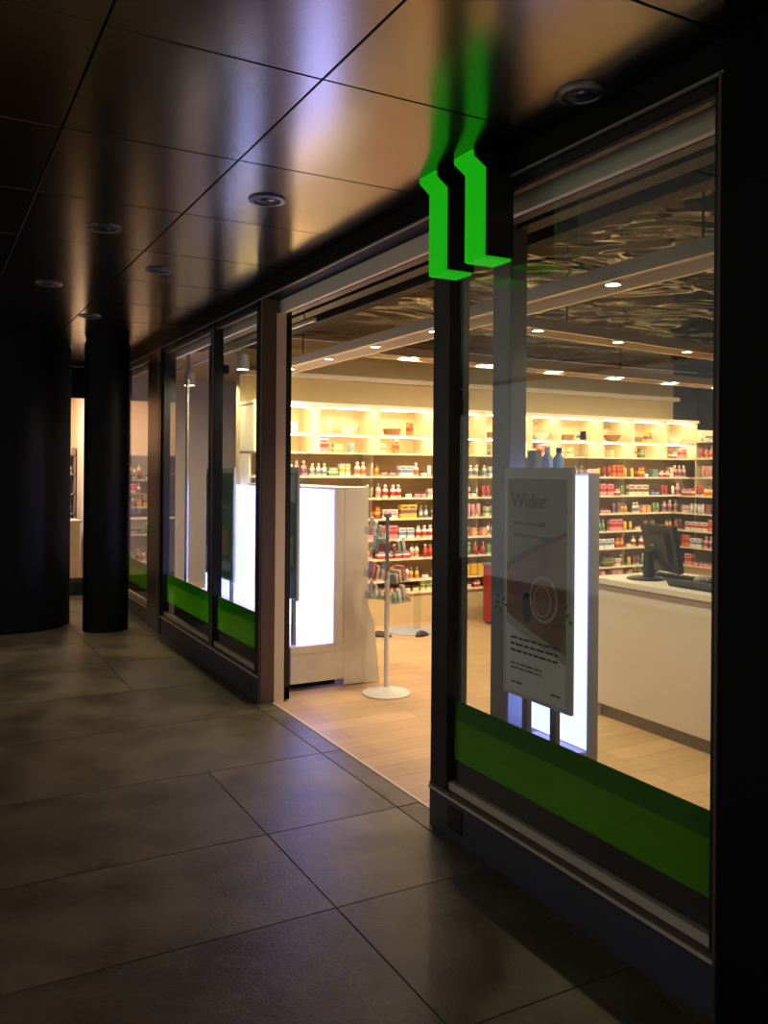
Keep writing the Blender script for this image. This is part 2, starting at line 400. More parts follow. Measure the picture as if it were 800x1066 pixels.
# ------------------------------------------------------------------ shop shell
sf = B('floor', 2.19, 9.7, 0.6, 13.5, -0.12, -0.0, wood_m); tag(sf, kind='structure')
sc = B('ceiling', 2.30, 9.7, 0.6, 8.32, 3.02, 3.10, foil_m); tag(sc, kind='structure')
sc2 = B('ceiling', 2.30, 9.7, 8.32, 13.5, 2.84, 2.92, beige_wall); tag(sc2, kind='structure')
bulk = B('trim_3', 2.236, 2.266, 1.72, 11.5, 2.75, 2.93, cream); tag(bulk, kind='structure')
bulk2 = B('trim_4', 2.38, 2.44, 1.72, 8.3, 2.80, 3.02, beam_m); tag(bulk2, kind='structure')
wc = B('wall_corner', 9.0, 9.45, 8.34, 8.45, 2.3, 3.02, dark_wall); tag(wc, kind='structure')
wc = B('wall_corner', 9.0, 9.45, 8.34, 8.45, 0, 2.3, shelf_back); tag(wc, kind='structure')
wb = B('wall_back', 2.85, 9.0, 8.34, 8.45, 0, 3.02, beige_wall); tag(wb, kind='structure')
ledge = B('trim_5', 2.85, 9.0, 8.22, 8.34, 2.60, 2.65, cream); tag(ledge, kind='structure')
wr = B('wall_right', 9.45, 9.6, 0.6, 8.45, 0, 3.02, dark_wall); tag(wr, kind='structure')
wn = B('wall_near', 2.9, 9.6, 0.6, 0.75, 0, 3.02, beige_wall); tag(wn, kind='structure')
wa = B('wall_alcove', 2.22, 3.95, 11.5, 11.6, 0, 2.84, white_lam); tag(wa, kind='structure')
was = B('wall_alcove_side', 3.86, 3.95, 8.45, 11.5, 0, 2.84, white_lam); tag(was, kind='structure')
bba = B('baseboard_alcove', 2.22, 3.86, 11.47, 11.5, 0, 0.09, cream); tag(bba, kind='structure')

# ------------------------------------------------------------------ far end of the passage: another glazed front with a warm room
we = empty('window_4', (0.6, 11.65, 0), kind='structure')
B('plinth', -3.6, 2.10, 11.60, 11.70, -0.01, 0.16, mat('far_plinth', (0.10, 0.13, 0.09), 0.5), we)
B('sill', -3.6, 2.10, 11.59, 11.72, 0.16, 0.22, brown_frame, we)
B('header', -3.6, 2.10, 11.60, 11.72, 2.55, 2.95, fascia, we)
for x in (-2.6, -1.3, -0.02, 1.05, 2.04): B('mullion', x - .02, x + .04, 11.60, 11.70, 0.2, 2.6, black, we)
B('pane', -3.6, 2.10, 11.645, 11.655, 0.2, 2.56, glass, we)
ff = B('floor', -3.6, 2.19, 11.6, 14.2, -0.12, 0.0, wood_m); tag(ff, kind='structure')
fw = B('wall_far', -3.6, 4.2, 14.0, 14.1, 0, 2.95, mat('far_peach_wall', (0.86, 0.72, 0.58), 0.7)); tag(fw, kind='structure')
fc = B('ceiling', -3.6, 4.2, 11.7, 14.1, 2.80, 2.90, beige_wall); tag(fc, kind='structure')
fside = B('wall_far_side', 2.1, 2.22, 11.6, 14.0, 0, 2.84, white_lam); tag(fside, kind='structure')

# ------------------------------------------------------------------ columns
def column(x, y, r, label):
    t = empty('round_column', (x, y, 0), label, 'column')
    lathe('shaft', [(0, 0), (r, 0), (r, ZC - .04), (0, ZC - .04)], col_m, (x, y, 0.0), t, 72)
    lathe('top_collar', [(r - .02, ZC - .04), (r - .012, ZC - .04), (r - .012, ZC), (r - .02, ZC)], fascia, (x, y, 0), t, 72)
    return t
column(1.67, 9.02, 0.222, 'slim round black column standing beside the glazed shopfront')
column(0.845, 9.70, 0.57, 'thick round black column in the dark end of the passage')

# ------------------------------------------------------------------ recessed downlights in the passage ceiling
dl_lab = ['round recessed downlight in the metal ceiling in front of the open doorway', 'round recessed downlight in the outer row of the metal ceiling', 'round recessed downlight in the metal ceiling in front of the left window',
          'round recessed downlight in the outer row of the metal ceiling', 'round recessed downlight in the metal ceiling above the slim column', 'round recessed downlight close to the fascia above the right-hand window with the poster']
dl_black = mat('downlight_black', (0.06, 0.06, 0.06), 0.4); dl_ring = mat('downlight_ring', (0.36, 0.36, 0.36), 0.3, 0.9)
for k, (x, y) in enumerate([(1.463, 3.90), (0.867, 4.80), (1.369, 5.64), (0.79, 6.45), (1.27, 7.66), (1.99, 2.26)]):
    t = empty('recessed_downlight', (x, y, ZC), dl_lab[k], 'downlight', 'downlights in the passage ceiling')
    lathe('trim_ring', [(.062, 0), (.092, 0), (.088, -.008), (.066, -.010), (.062, 0)], dl_ring, (x, y, ZC), t, 40)
    lathe('reflector', [(0, -.002), (.05, -.0035), (.066, -.005)], dl_black, (x, y, ZC), t, 40)
    lathe('lens', [(0, -.006), (.03, -.006), (.034, -.003), (0, -.003)], mat('lens_grey', (.18, .18, .18), .2), (x, y, ZC), t, 24)

# ------------------------------------------------------------------ green illuminated sign
sg = empty('illuminated_sign', (2.02, 2.98, 2.5), 'black box sign with two glowing green vertical bars on the fascia over the shopfront', 'sign')
def bent(name, y0, y1, x0, x1, z0, z1, zb, sh, m, parent):
    """bar with a 45 degree bend at the top (shape lies in the facade plane)"""
    pts = [(y0, z0), (y1, z0), (y1, z1), (y1 + sh, zb - .022), (y1 + sh, zb), (y0 + sh, zb), (y0 + sh, zb - .022), (y0, z1)]
    return prism(name, pts, 'x', x0, x1, m, parent)
for yb in (2.785, 3.065):
    bent('light_bar', yb, yb + .13, 1.950, 1.962, 2.498, 2.852, ZC - .002, .085, sign_g, sg)
    bent('housing', yb + .002, yb + .128, 1.962, 2.10, 2.505, 2.852, ZC - .002, .083, sign_dark, sg)
    B('bottom_light', 1.955, 2.09, yb + .004, yb + .126, 2.494, 2.505, sign_g, sg)

# ------------------------------------------------------------------ lit window displays
def display(name, y0, y1, label, top, end):
    t = empty(name, (2.75, (y0 + y1) / 2, 0), label, 'display unit')
    if end:
        pf = [(2.84, 0.012), (3.15, 0.012), (3.105, .42), (3.10, .48), (3.06, .56), (3.045, .62), (3.04, top), (2.84, top)]
        prism('end_panel', pf, 'y', y0, y0 + .03, white_lam, t)
        B('end_frame', 2.762, 2.838, y0 + .002, y0 + .03, 0.335, top, white_lam, t)
        B('back_body', 2.86, 3.03, y0 + .03, 7.85, 0.0, top - .01, white_lam, t)
        B('top_board', 2.762, 3.04, y0, 7.85, top, top + .012, white_lam, t)
    else:
        B('end_frame', 2.752, 2.81, y0 - .012, y0, 0.02, top, box_grey, t)
        B('end_frame', 2.752, 2.81, y1, y1 + .02, 0.02, top, box_grey, t)
        B('back_body', 2.785, 2.81, y0, y1, 0.02, top, white_lam, t)
    B('light_panel', 2.765, 2.785, y0 + .03 * end, y1, 0.335, top - .012, led_m, t)
    if end:
        B('base_top', 2.40, 2.765, y0 - .004, y1, 0.275, 0.335, white_lam, t, 0.003)
        B('base_top_end', 2.765, 2.84, y0 - .004, y0 + .03, 0.275, 0.335, white_lam, t)
        B('base_front', 2.405, 2.838, y0, y0 + .02, 0.06, 0.275, white_lam, t)
        B('base_side', 2.405, 2.425, y0 + .02, y1, 0.06, 0.275, white_lam, t)
        B('kick_plinth', 2.46, 2.82, y0 + .12, y1 - .05, 0.0, 0.06, fascia, t)
    else:
        B('base_top', 2.40, 2.75, y0, 3.42, 0.275, 0.335, white_lam, t, 0.003)
        B('base_side', 2.405, 2.425, y0, 3.42, 0.0, 0.275, white_lam, t)
    return t
display('window_display_unit', 5.85, 9.2, 'long white display unit with a glowing white light panel beside the open doorway', 1.50, True)
display('window_display_light_box', 3.06, 3.76, 'glowing white light box behind the large poster in front of the counter', 1.64, False)

# ------------------------------------------------------------------ posters
frame_m = mat('poster_frame', (0.82, 0.81, 0.77), 0.4, 0.1)
def poster_base(name, y0, y1, z0, z1, x, label, face):
    t = empty(name, (x, (y0 + y1) / 2, z0), label, 'poster')
    B('board', x, x + .02, y0, y1, z0, z1, frame_m, t, 0.002)
    B('print', x - .002, x, y0 + .028, y1 - .028, z0 + .02, z1 - .045, face, t)
    for yy in (y0 + .12, y1 - .16):
        B('support_leg', x + .02, x + .045, yy, yy + .04, 0.335, z0 + .3, grey_metal, t)
    return t
pale = mat('poster_paper', (0.93, 0.91, 0.86), 0.5)
p1 = poster_base('framed_poster', 2.825, 3.305, 0.60, 1.665, 2.45, 'tall framed poster with dark blue lettering, a magenta curve and a pale ring', pale)
XP = 2.447
def flat_poly(name, pts, m, x, parent):
    """thin printed area, pts are (y, z)"""
    return prism(name, pts, 'x', x - .0006, x + .0006, m, parent)
yL, yR = 3.305 - .03, 2.825 + .03     # seen left edge has the larger y
def pp(u, v): return (yL + (yR - yL) * u, 1.615 - v * 0.99)
top_m = mat('poster_grey', (0.56, 0.54, 0.48), 0.5, noise=0.2, nscale=6)
low_m = mat('poster_brown_photo', (0.60, 0.42, 0.32), 0.5, noise=0.6, nscale=7)
N = 14
def curve1(u): return 0.43 - 0.19 * u ** 0.8          # magenta sweep (top of the photo)
def curve2(u): return 0.66 + 0.13 * u ** 0.9           # bottom sweep
flat_poly('print_field', [pp(0, 0), pp(1, 0)] + [pp(1 - k / N, curve1(1 - k / N)) for k in range(N + 1)], top_m, XP, p1)
flat_poly('print_photo', [pp(k / N, curve1(k / N)) for k in range(N + 1)] + [pp(1 - k / N, curve2(1 - k / N)) for k in range(N + 1)], low_m, XP, p1)
mag = mat('poster_magenta', (0.50, 0.12, 0.30), 0.5)
flat_poly('print_curve', [pp(k / N, curve1(k / N) - .008 - .012 * (1 - k / N)) for k in range(N + 1)] + [pp(1 - k / N, curve1(1 - k / N) + .012) for k in range(N + 1)], mag, XP - .0015, p1)
hl = mat('poster_highlight', (0.76, 0.72, 0.66), 0.5, noise=0.2)
flat_poly('print_fade', [pp(k / N, curve2(k / N) - .02) for k in range(N + 1)] + [pp(1 - k / N, curve2(1 - k / N) + .022) for k in range(N + 1)], hl, XP - .0012, p1)
def ring(name, cu, cv, ry, rz, th, m, parent):
    bm = bmesh.new(); c = pp(cu, cv); n = 40; A = []; Bv = []
    for k in range(n):
        a = 2 * math.pi * k / n
        A.append(bm.verts.new((0, ry * math.cos(a), rz * math.sin(a)))); Bv.append(bm.verts.new((0, (ry - th) * math.cos(a), (rz - th) * math.sin(a))))
    for k in range(n):
        k2 = (k + 1) % n; bm.faces.new((A[k], A[k2], Bv[k2], Bv[k]))
    return from_bm(name, bm, m, (XP - .002, c[0], c[1]), parent)
ring_m = mat('poster_ring', (0.80, 0.74, 0.68), 0.5)
ring('print_ring', 0.64, 0.545, 0.098, 0.105, 0.012, ring_m, p1)
ring('print_ring', 0.62, 0.555, 0.062, 0.070, 0.007, ring_m, p1)
def blob(name, cu, cv, ry, rz, m, parent, x=None):
    c = pp(cu, cv); pts = [(c[0] + ry * math.cos(2 * math.pi * k / 24), c[1] + rz * math.sin(2 * math.pi * k / 24)) for k in range(24)]
    return flat_poly(name, pts, m, x or XP - .0008, parent)
blob('print_spot', 0.27, 0.50, .07, .055, mat('poster_rose', (0.60, 0.44, 0.42), .5, noise=.3), p1)
blob('print_spot', 0.36, 0.60, .035, .07, mat('poster_dark_brown', (0.34, 0.22, 0.18), .5, noise=.3), p1)
blob('print_spot', 0.82, 0.68, .06, .075, mat('poster_orange_brown', (0.56, 0.36, 0.22), .5, noise=.3), p1)
RT = (math.pi / 2, 0, -math.pi / 2)
ink = mat('poster_navy_ink', (0.03, 0.04, 0.13), 0.5); ink2 = mat('poster_grey_ink', (0.22, 0.22, 0.23), 0.5)
c = pp(0.38, 0.135); tw = text_mesh('headline', 'Wider', 0.098, ink, (XP - .002, c[0], c[1]), RT, p1)
def dashes(u0, u1, v, h, m, n):
    """rows of print too small to read: word-length dashes"""
    u = u0
    while u < u1 - .02:
        wd = min(R.uniform(.05, .13), u1 - u); a, b = pp(u, v), pp(u + wd, v + h)
        flat_poly('text_line', [(a[0], a[1]), (b[0], a[1]), (b[0], b[1]), (a[0], b[1])], m, XP - .002, p1); u += wd + .022
dashes(.10, .52, .205, .012, ink2, 4); dashes(.55, .70, .20, .02, ink, 1)
dashes(.12, .55, .262, .012, ink2, 4); dashes(.55, .82, .262, .022, ink2, 2)
for v in (.745, .775, .805): dashes(.08, .92, v, .010, ink2, 8)
for v in (.868, .888): dashes(.08, .62, v, .006, ink2, 6)
dashes(.10, .32, .955, .008, ink2, 3); dashes(.78, .92, .955, .008, ink2, 1)

def green_poster(y0, y1, z0, z1, x, label, bands):
    gbase = mat('poster_green', (0.27, 0.50, 0.22), 0.5, noise=0.5, nscale=5)
    t = poster_base('framed_poster', y0, y1, z0, z1, x, label, gbase)
    for (a, b, ca, cb, m) in bands:      # horizontal fractions (from the far edge), vertical fractions from top
        Y0_, Y1_ = y1 - .03 - (y1 - y0 - .06) * a, y1 - .03 - (y1 - y0 - .06) * b
        Z0_, Z1_ = z1 - .05 - (z1 - z0 - .07) * ca, z1 - .05 - (z1 - z0 - .07) * cb
        n = 10; pts = []
        for k in range(n + 1): pts.append((Y0_ + (Y1_ - Y0_) * k / n, Z0_ + .015 * math.sin(k * 1.3)))
        for k in range(n + 1): pts.append((Y1_ + (Y0_ - Y1_) * k / n, Z1_ + .015 * math.sin(k * 1.9)))
        flat_poly('print_area', pts, m, x - .003, t)
    return t
dk = mat('poster_deep_green', (0.20, 0.36, 0.27), .5, noise=.3); yl = mat('poster_olive', (0.66, 0.66, 0.26), .5, noise=.5, nscale=9)
rd = mat('poster_red', (0.58, 0.24, 0.17), .5, noise=.3); gy = mat('poster_pale_grey', (0.74, 0.78, 0.74), .5, noise=.3); tq = mat('poster_teal', (0.46, 0.62, 0.62), .5, noise=.3)
green_poster(7.10, 7.92, 0.665, 1.655, 2.38, 'green framed poster hung behind the left window beside the mullion', [(0, 1, .05, .28, dk), (0, .25, .45, .68, rd), (.4, .85, .52, .78, yl), (0, .5, .74, .95, gy), (.45, .95, .84, .93, gy), (.1, .9, .30, .33, tq)])
green_poster(5.80, 6.70, 0.68, 1.665, 2.43, 'pale-topped green framed poster standing just inside the open doorway', [(0, 1, 0, .24, gy), (.55, 1, .80, 1.0, tq), (.5, .95, .5, .75, yl), (.0, .3, .0, .5, dk)])

# ------------------------------------------------------------------ items on top of the light box
bl = mat('pale_blue_plastic', (0.62, 0.72, 0.86), 0.25); bl2 = mat('blue_plastic', (0.25, 0.34, 0.55), 0.3); wh = mat('white_plastic', (0.90, 0.90, 0.90), 0.35)

# ------------------------------------------------------------------ square steel post behind the poster, slim pole behind left window
t = empty('steel_post', (2.64, 3.53, 0), 'square grey steel post rising to the ceiling behind the framed poster', 'post')
B('shaft', 2.585, 2.69, 3.45, 3.60, 0.02, 3.0, grey_metal, t, 0.004)
B('foot_plate', 2.56, 2.715, 3.43, 3.62, 0.0, 0.02, grey_metal, t)
B('cap_plate', 2.56, 2.715, 3.43, 3.62, 3.0, 3.02, grey_metal, t)
t = empty('metal_pole', (2.32, 8.35, 0), 'slim shiny metal pole from floor to ceiling inside the left window', 'pole')
tube('shaft', (2.335, 8.42, 0.01), (2.335, 8.42, 2.83), 0.018, silver, t)
lathe('foot', [(0, 0), (.05, 0), (.05, .008), (.02, .014), (0, .014)], silver, (2.335, 8.42, 0), t, 24)
lathe('ceiling_flange', [(0, 2.83), (.04, 2.83), (.04, 2.84), (0, 2.84)], silver, (2.335, 8.42, 0), t, 24)

# ------------------------------------------------------------------ sales counter with monitor
ctr = empty('sales_counter', (4.4, 3.4, 0), 'long white sales counter with a grey plinth', 'counter')
B('front_panel', 4.035, 4.06, 2.2, 4.38, 0.09, 0.885, white_lam, ctr)
B('end_panel', 4.035, 4.72, 4.38, 4.405, 0.0, 0.885, white_lam, ctr)
B('back_panel', 4.70, 4.72, 2.2, 4.38, 0.0, 0.885, white_lam, ctr)
B('plinth', 4.065, 4.69, 2.22, 4.37, 0.0, 0.09, mat('plinth_grey', (0.55, 0.52, 0.48), .5), ctr)
B('worktop', 4.01, 4.76, 2.18, 4.43, 0.895, 0.935, white_lam, ctr, 0.004)
B('gap_strip', 4.05, 4.71, 2.2, 4.38, 0.885, 0.895, grey_metal, ctr)

mon = empty('computer_monitor', (4.28, 4.22, 0.935), 'black flat computer monitor seen from behind on the sales counter', 'monitor')
blk = mat('black_plastic', (0.09, 0.09, 0.10), 0.35, noise=0.1)
def tilted(name, cxyz, half, rz, tilt, m, bev, parent):
    bm = bmesh.new(); box_bm(bm, -half[0], half[0], -half[1], half[1], -half[2], half[2])
    bmesh.ops.bevel(bm, geom=bm.edges[:], offset=bev, segments=2, affect='EDGES')
    o = from_bm(name, bm, m, cxyz, parent); o.rotation_euler = (0, tilt, rz); return o
mz = 1.145
tilted('casing', (4.32, 4.09, mz), (.018, .19, .155), math.radians(-14), math.radians(-11), blk, .006, mon)
tilted('rear_cover', (4.295, 4.085, mz + .005), (.02, .12, .10), math.radians(-14), math.radians(-11), blk, .012, mon)
tilted('screen', (4.3375, 4.085, mz), (.0012, .175, .138), math.radians(-14), math.radians(-11), mat('screen_dark', (.05, .05, .06), .15), .0004, mon)
tilted('badge', (4.268, 4.128, mz + .02), (.001, .022, .006), math.radians(-14), math.radians(-11), silver, .0003, mon)
prism('stand_neck', [(4.245, .95), (4.31, .95), (4.29, 1.12), (4.245, 1.12)], 'y', 4.135, 4.185, blk, mon, 0.004)
lathe('stand_base', [(0, 0), (.125, 0), (.125, .008), (.10, .016), (0, .018)], blk, (4.25, 4.16, 0.935), mon, 40)

ph = empty('card_terminal_tray', (4.35, 3.70, 0.935), 'low dark tray heaped with clear bags on the sales counter', 'tray')
prism('tray', [(4.14, .935), (4.60, .935), (4.64, .985), (4.60, .985), (4.58, .95), (4.16, .95), (4.14, .985), (4.10, .985)], 'y', 3.25, 3.86, mat('tray_dark', (.17, .16, .15), .4), ph)
for k in range(5):
    bm = bmesh.new(); bmesh.ops.create_icosphere(bm, subdivisions=2, radius=.05)
    for v in bm.verts: v.co = Vector((v.co.x * 1.4, v.co.y * 1.3, v.co.z * .45)) * (1 + .25 * math.sin(v.co.x * 90 + k) * math.cos(v.co.y * 80))
    from_bm('crumpled_bag', bm, acrylic if k % 2 else mat('bag_grey', (.5, .48, .45), .3), (4.26 + .07 * (k % 3), 3.34 + .105 * k, .972), ph, True)
kb = empty('keyboard', (4.45, 3.98, .935), 'flat dark keyboard lying on the sales counter by the monitor', 'keyboard')
prism('case', [(4.40, .936), (4.56, .936), (4.56, .948), (4.40, .962)], 'y', 3.92, 4.34, blk, kb, .003)
keyp = None
for a in range(3):
    for bq in range(10):
        loc = (4.43 + a * .045, 3.945 + bq * .041, .958 - a * .004)
        if keyp is None: keyp = B('key', loc[0] - .015, loc[0] + .015, loc[1] - .014, loc[1] + .014, loc[2] - .004, loc[2] + .006, mat('key_grey', (.16, .16, .16), .5), kb)
        else: inst(keyp, 'key', loc, kb)

# ------------------------------------------------------------------ leaflet stand in the doorway
stand_m = mat('white_enamel', (0.90, 0.87, 0.82), 0.35)
SX, SY = 3.03, 5.52
st = empty('leaflet_stand', (SX, SY, 0), 'white pole stand with round foot and clear acrylic leaflet trays in the doorway', 'display stand')
lathe('round_foot', [(0, 0), (.175, 0), (.178, .008), (.17, .014), (.06, .035), (.03, .05), (0, .05)], stand_m, (SX, SY, 0), st, 48)
tube('pole', (SX, SY, .045), (SX, SY, 0.90), .019, stand_m, st, 24)
tube('upper_pole', (SX, SY, .90), (SX, SY, 1.30), .013, grey_metal, st, 20)
prod_c = [(.82, .52, .48), (.72, .82, .72), (.95, .95, .92), (.84, .78, .78), (.93, .86, .72)]
def tray(dx, dy, z, ang):
    bm = bmesh.new()
    box_bm(bm, 0.02, .17, -.065, .065, 0, .006); box_bm(bm, .164, .17, -.065, .065, 0, .06)
    box_bm(bm, 0.02, .026, -.065, .065, 0, .15); box_bm(bm, .02, .17, -.065, -.060, 0, .045); box_bm(bm, .02, .17, .060, .065, 0, .045)
    o = from_bm('acrylic_tray', bm, acrylic, (SX + dx, SY + dy, z), st); o.rotation_euler = (0, math.radians(-8), ang)
    for k in range(3):
        bm = bmesh.new(); box_bm(bm, .05 + .035 * k, .072 + .035 * k, -.05, .05, .006, .07 + .025 * ((k * 7) % 3))
        q = from_bm('leaflet', bm, mat('leaflet_%d' % ((k + int(z * 10)) % 5), prod_c[(k + int(z * 10)) % 5], .5), (SX + dx, SY + dy, z), o)
        q.location = (0, 0, 0)
for z, ang in ((1.16, 2.6), (1.02, -.5), (1.03, 1.6), (.84, 3.0), (.80, .2), (.69, 2.7), (.66, -.3)): tray(0, 0, z, ang)
lathe('top_cap', [(0, 1.30), (.03, 1.30), (.03, 1.325), (.02, 1.335), (0, 1.335)], grey_metal, (SX, SY, 0), st, 24)

# clear panel on a floor plate, small dark items on the floor
ap = empty('acrylic_floor_panel', (4.6, 7.35, 0), 'clear acrylic panel on a flat bluish plate on the wooden floor', 'display panel')
lathe('floor_plate', [(0, 0), (.26, 0), (.26, .008), (.24, .012), (0, .012)], mat('plate_blue_grey', (.62, .66, .70), .3), (4.42, 7.55, 0), ap, 40)
B('panel', 4.46, 4.54, 7.54, 7.555, .012, .40, acrylic, ap)
for k, (x, y, a) in enumerate(((4.40, 7.28, .4), (4.02, 7.42, -.5))):
    bm = bmesh.new(); bmesh.ops.create_icosphere(bm, subdivisions=3, radius=.5)
    for v in bm.verts: v.co = Vector((v.co.x * .20, v.co.y * .09, max(0, v.co.z) * .09 * (1.2 - v.co.x)))
    o = from_bm('door_wedge', bm, mat('rubber_dark', (.2, .19, .18), .6, noise=.3), (x, y, 0), None, True); o.rotation_euler = (0, 0, a)
    tag(o, ['small dark rubber wedge lying in the open on the wooden floor', 'small dark rubber wedge on the wooden floor at the edge of the white display unit'][k], 'wedge', 'dark wedges on the floor')

# ------------------------------------------------------------------ suspended light rails and track lights
def rail(p0, p1, z, wdt, label, nspots, power, aim, spot_off=0.0):
    p0, p1 = Vector((p0[0], p0[1], z)), Vector((p1[0], p1[1], z)); d = (p1 - p0); ln = d.length; u = d / ln; nrm = Vector((-u.y, u.x, 0))
    t = empty('suspended_light_rail', p0, label, 'light rail')
    ang = math.atan2(u.y, u.x)
    def seg(name, a, b, off, hw, z0, z1, m):
        bm = bmesh.new(); box_bm(bm, 0, b - a, -hw, hw, z0, z1)
        o = from_bm(name, bm, m, p0 + u * a + nrm * off, t); o.rotation_euler = (0, 0, ang); return o
    seg('side_channel', 0, ln, wdt / 2, .012, 0, .075, rail_m); seg('side_channel', 0, ln, -wdt / 2, .012, 0, .075, rail_m)
    seg('top_plate', 0, ln, 0, wdt / 2 - .012, .055, .065, rail_m)
    for k in range(nspots):
        a = ln * (k + .5 + spot_off) / nspots; c = p0 + u * a
        lathe('lamp_housing', [(.04, .01), (.055, .055), (.03, .055), (.03, .012)], rail_m, c, t, 20)
        lathe('lamp', [(0, .016), (.034, .016), (.036, .024), (0, .024)], spot_led, c, t, 16)
        lamp_light('rail_lamp_light', c - Vector((0, 0, .004)), aim(c), .07, power, 125)
    for a in (ln * .12, ln * .5, ln * .88):
        c = p0 + u * a; tube('hanger', c + Vector((0, 0, .06)), c + Vector((0, 0, 3.02 - z)), .006, beam_m, t, 8)
    return t
rail((3.13, 2.0), (3.13, 8.1), 2.60, .24, 'long aluminium light rail running parallel to the shopfront below the dark ceiling', 7, 9.0, lambda c: (c.x + .25, c.y, 0))
rail((3.30, 4.60), (9.2, 5.36), 2.60, .22, 'aluminium light rail crossing the shop above the sales counter', 7, 8.5, lambda c: (c.x, c.y + .3, 0))
rail((3.30, 6.30), (9.3, 6.78), 2.60, .22, 'aluminium light rail crossing the shop close to the lit wall shelves', 7, 13.0, lambda c: (c.x, 8.2, 1.0))
for x, lab in ((2.62, 'dark ceiling beam just inside the shopfront'), (2.86, 'second dark ceiling beam, beside the long light rail')):
    b_ = B('ceiling_beam', x, x + .10, 1.0, 8.2, 2.86, 3.02, beam_m); tag(b_, lab, 'beam')

tk = empty('lighting_track', (2.6, 8.2, 2.77), 'white lighting track under the ceiling behind the left window', 'lighting track')
B('track', 2.585, 2.615, 5.9, 10.4, 2.765, 2.79, mat('white_track', (.85, .84, .8), .4), tk)
for yy in (6.1, 8.1, 10.2): tube('hanger', (2.6, yy, 2.79), (2.6, yy, 3.02 if yy < 8.3 else 2.84), .006, silver, tk, 8)
lab_t = ['white cylinder spotlight on the track, beside the door jamb', 'white cylinder spotlight on the track behind the left window', 'white cylinder spotlight on the track behind the left window', 'white cylinder spotlight on the track behind the left window']
for k, yy in enumerate((6.6, 7.53, 8.40, 9.30)):
    t = empty('track_spotlight', (2.6, yy, 2.765), lab_t[k], 'spotlight', 'spotlights on the white track')
    tube('stem', (2.6, yy, 2.72), (2.6, yy, 2.765), .012, wh, t, 12)
    lathe('body', [(.0, 2.72), (.035, 2.72), (.055, 2.70), (.062, 2.56), (.056, 2.56), (.05, 2.60), (0, 2.60)], mat('white_lamp', (.88, .87, .84), .4), (2.6, yy, 0), t, 28)
    lathe('lamp', [(0, 2.566), (.05, 2.566), (.05, 2.574), (0, 2.574)], spot_led, (2.6, yy, 0), t, 20)
    lamp_light('track_lamp_light', (2.6, yy, 2.558), (2.68, yy + .75, 0), .09, 17.0, 150)
cm_ = empty('ceiling_camera', (2.75, 8.35, 2.7), 'small dark ceiling-mounted camera behind the left window', 'camera')
tube('arm', (2.75, 8.6, 2.72), (2.75, 8.6, 2.84), .015, blk, cm_, 10)
B('housing', 2.70, 2.80, 8.52, 8.72, 2.63, 2.72, blk, cm_, .01)

# ------------------------------------------------------------------ wall shelving (back wall)
SF, SB = 7.92, 8.34
rows = [0.335, 0.47, 0.70, 0.91, 1.13, 1.35, 1.58]
divs = [2.87, 3.54, 4.24, 4.92, 5.60, 6.25, 6.68, 7.34, 7.86, 8.43, 8.98]
sh = empty('wall_shelving', (5.9, 8.1, 0), 'cream wall shelving with lit niches along the top of the back wall', 'shelving')
B('base_panel', 2.87, 8.98, SF + .02, SF + .04, 0.0, 0.315, beige_wall, sh)
B('back_board', 2.87, 8.98, SB - .015, SB, 0.0, 2.30, shelf_back, sh)
for z in rows: B('shelf', 2.87, 8.98, SF, SB - .015, z - .02, z, shelf_m, sh, .002)
for z in (1.825, 2.02): B('shelf', 2.87, 8.98, SF, SB - .015, z - .02, z, shelf_m, sh, .002)
B('top_board', 2.84, 9.02, SF - .01, SB, 2.29, 2.325, shelf_m, sh, .002)
for x in divs:
    B('niche_divider', x - .02, x + .02, SF + .004, SB - .015, 1.825, 2.29, shelf_m, sh)
for x in divs[::2]:
    if x < 8.5: B('upright', x - .012, x + .012, SF + .16, SB - .015, 0.0, 1.805, shelf_m, sh)
for a, b in zip(divs, divs[1:]):
    B('light_strip', a + .05, b - .05, SF + .09, SF + .11, 2.278, 2.288, niche_led, sh)
    B('light_strip', a + .05, b - .05, SF + .09, SF + .11, 1.993, 1.9995, niche_led, sh)

# right-hand shelving, parallel to the shopfront
rs = empty('side_shelving', (8.9, 6.7, 0), 'cream shelving along the side wall behind the sales counter', 'shelving')
RX0, RX1 = 8.56, 9.43
B('back_board', RX1 - .015, RX1, 4.6, 7.88, 0.0, 2.25, shelf_back, rs)
side_rows = [0.47, 0.70, 0.91, 1.13, 1.35, 1.58, 1.83, 2.05]
for z in side_rows: B('shelf', RX0 + (0 if z < 1.4 else .30), RX1 - .015, 4.6, 7.88, z - .02, z, shelf_m, rs, .002)
for yy in (4.6, 5.7, 6.8, 7.86): B('upright', RX0 + .35, RX1 - .015, yy, yy + .02, 0.0, 2.2, shelf_m, rs)
B('base_panel', RX0 + .04, RX0 + .06, 4.6, 7.88, 0.0, 0.45, beige_wall, rs)

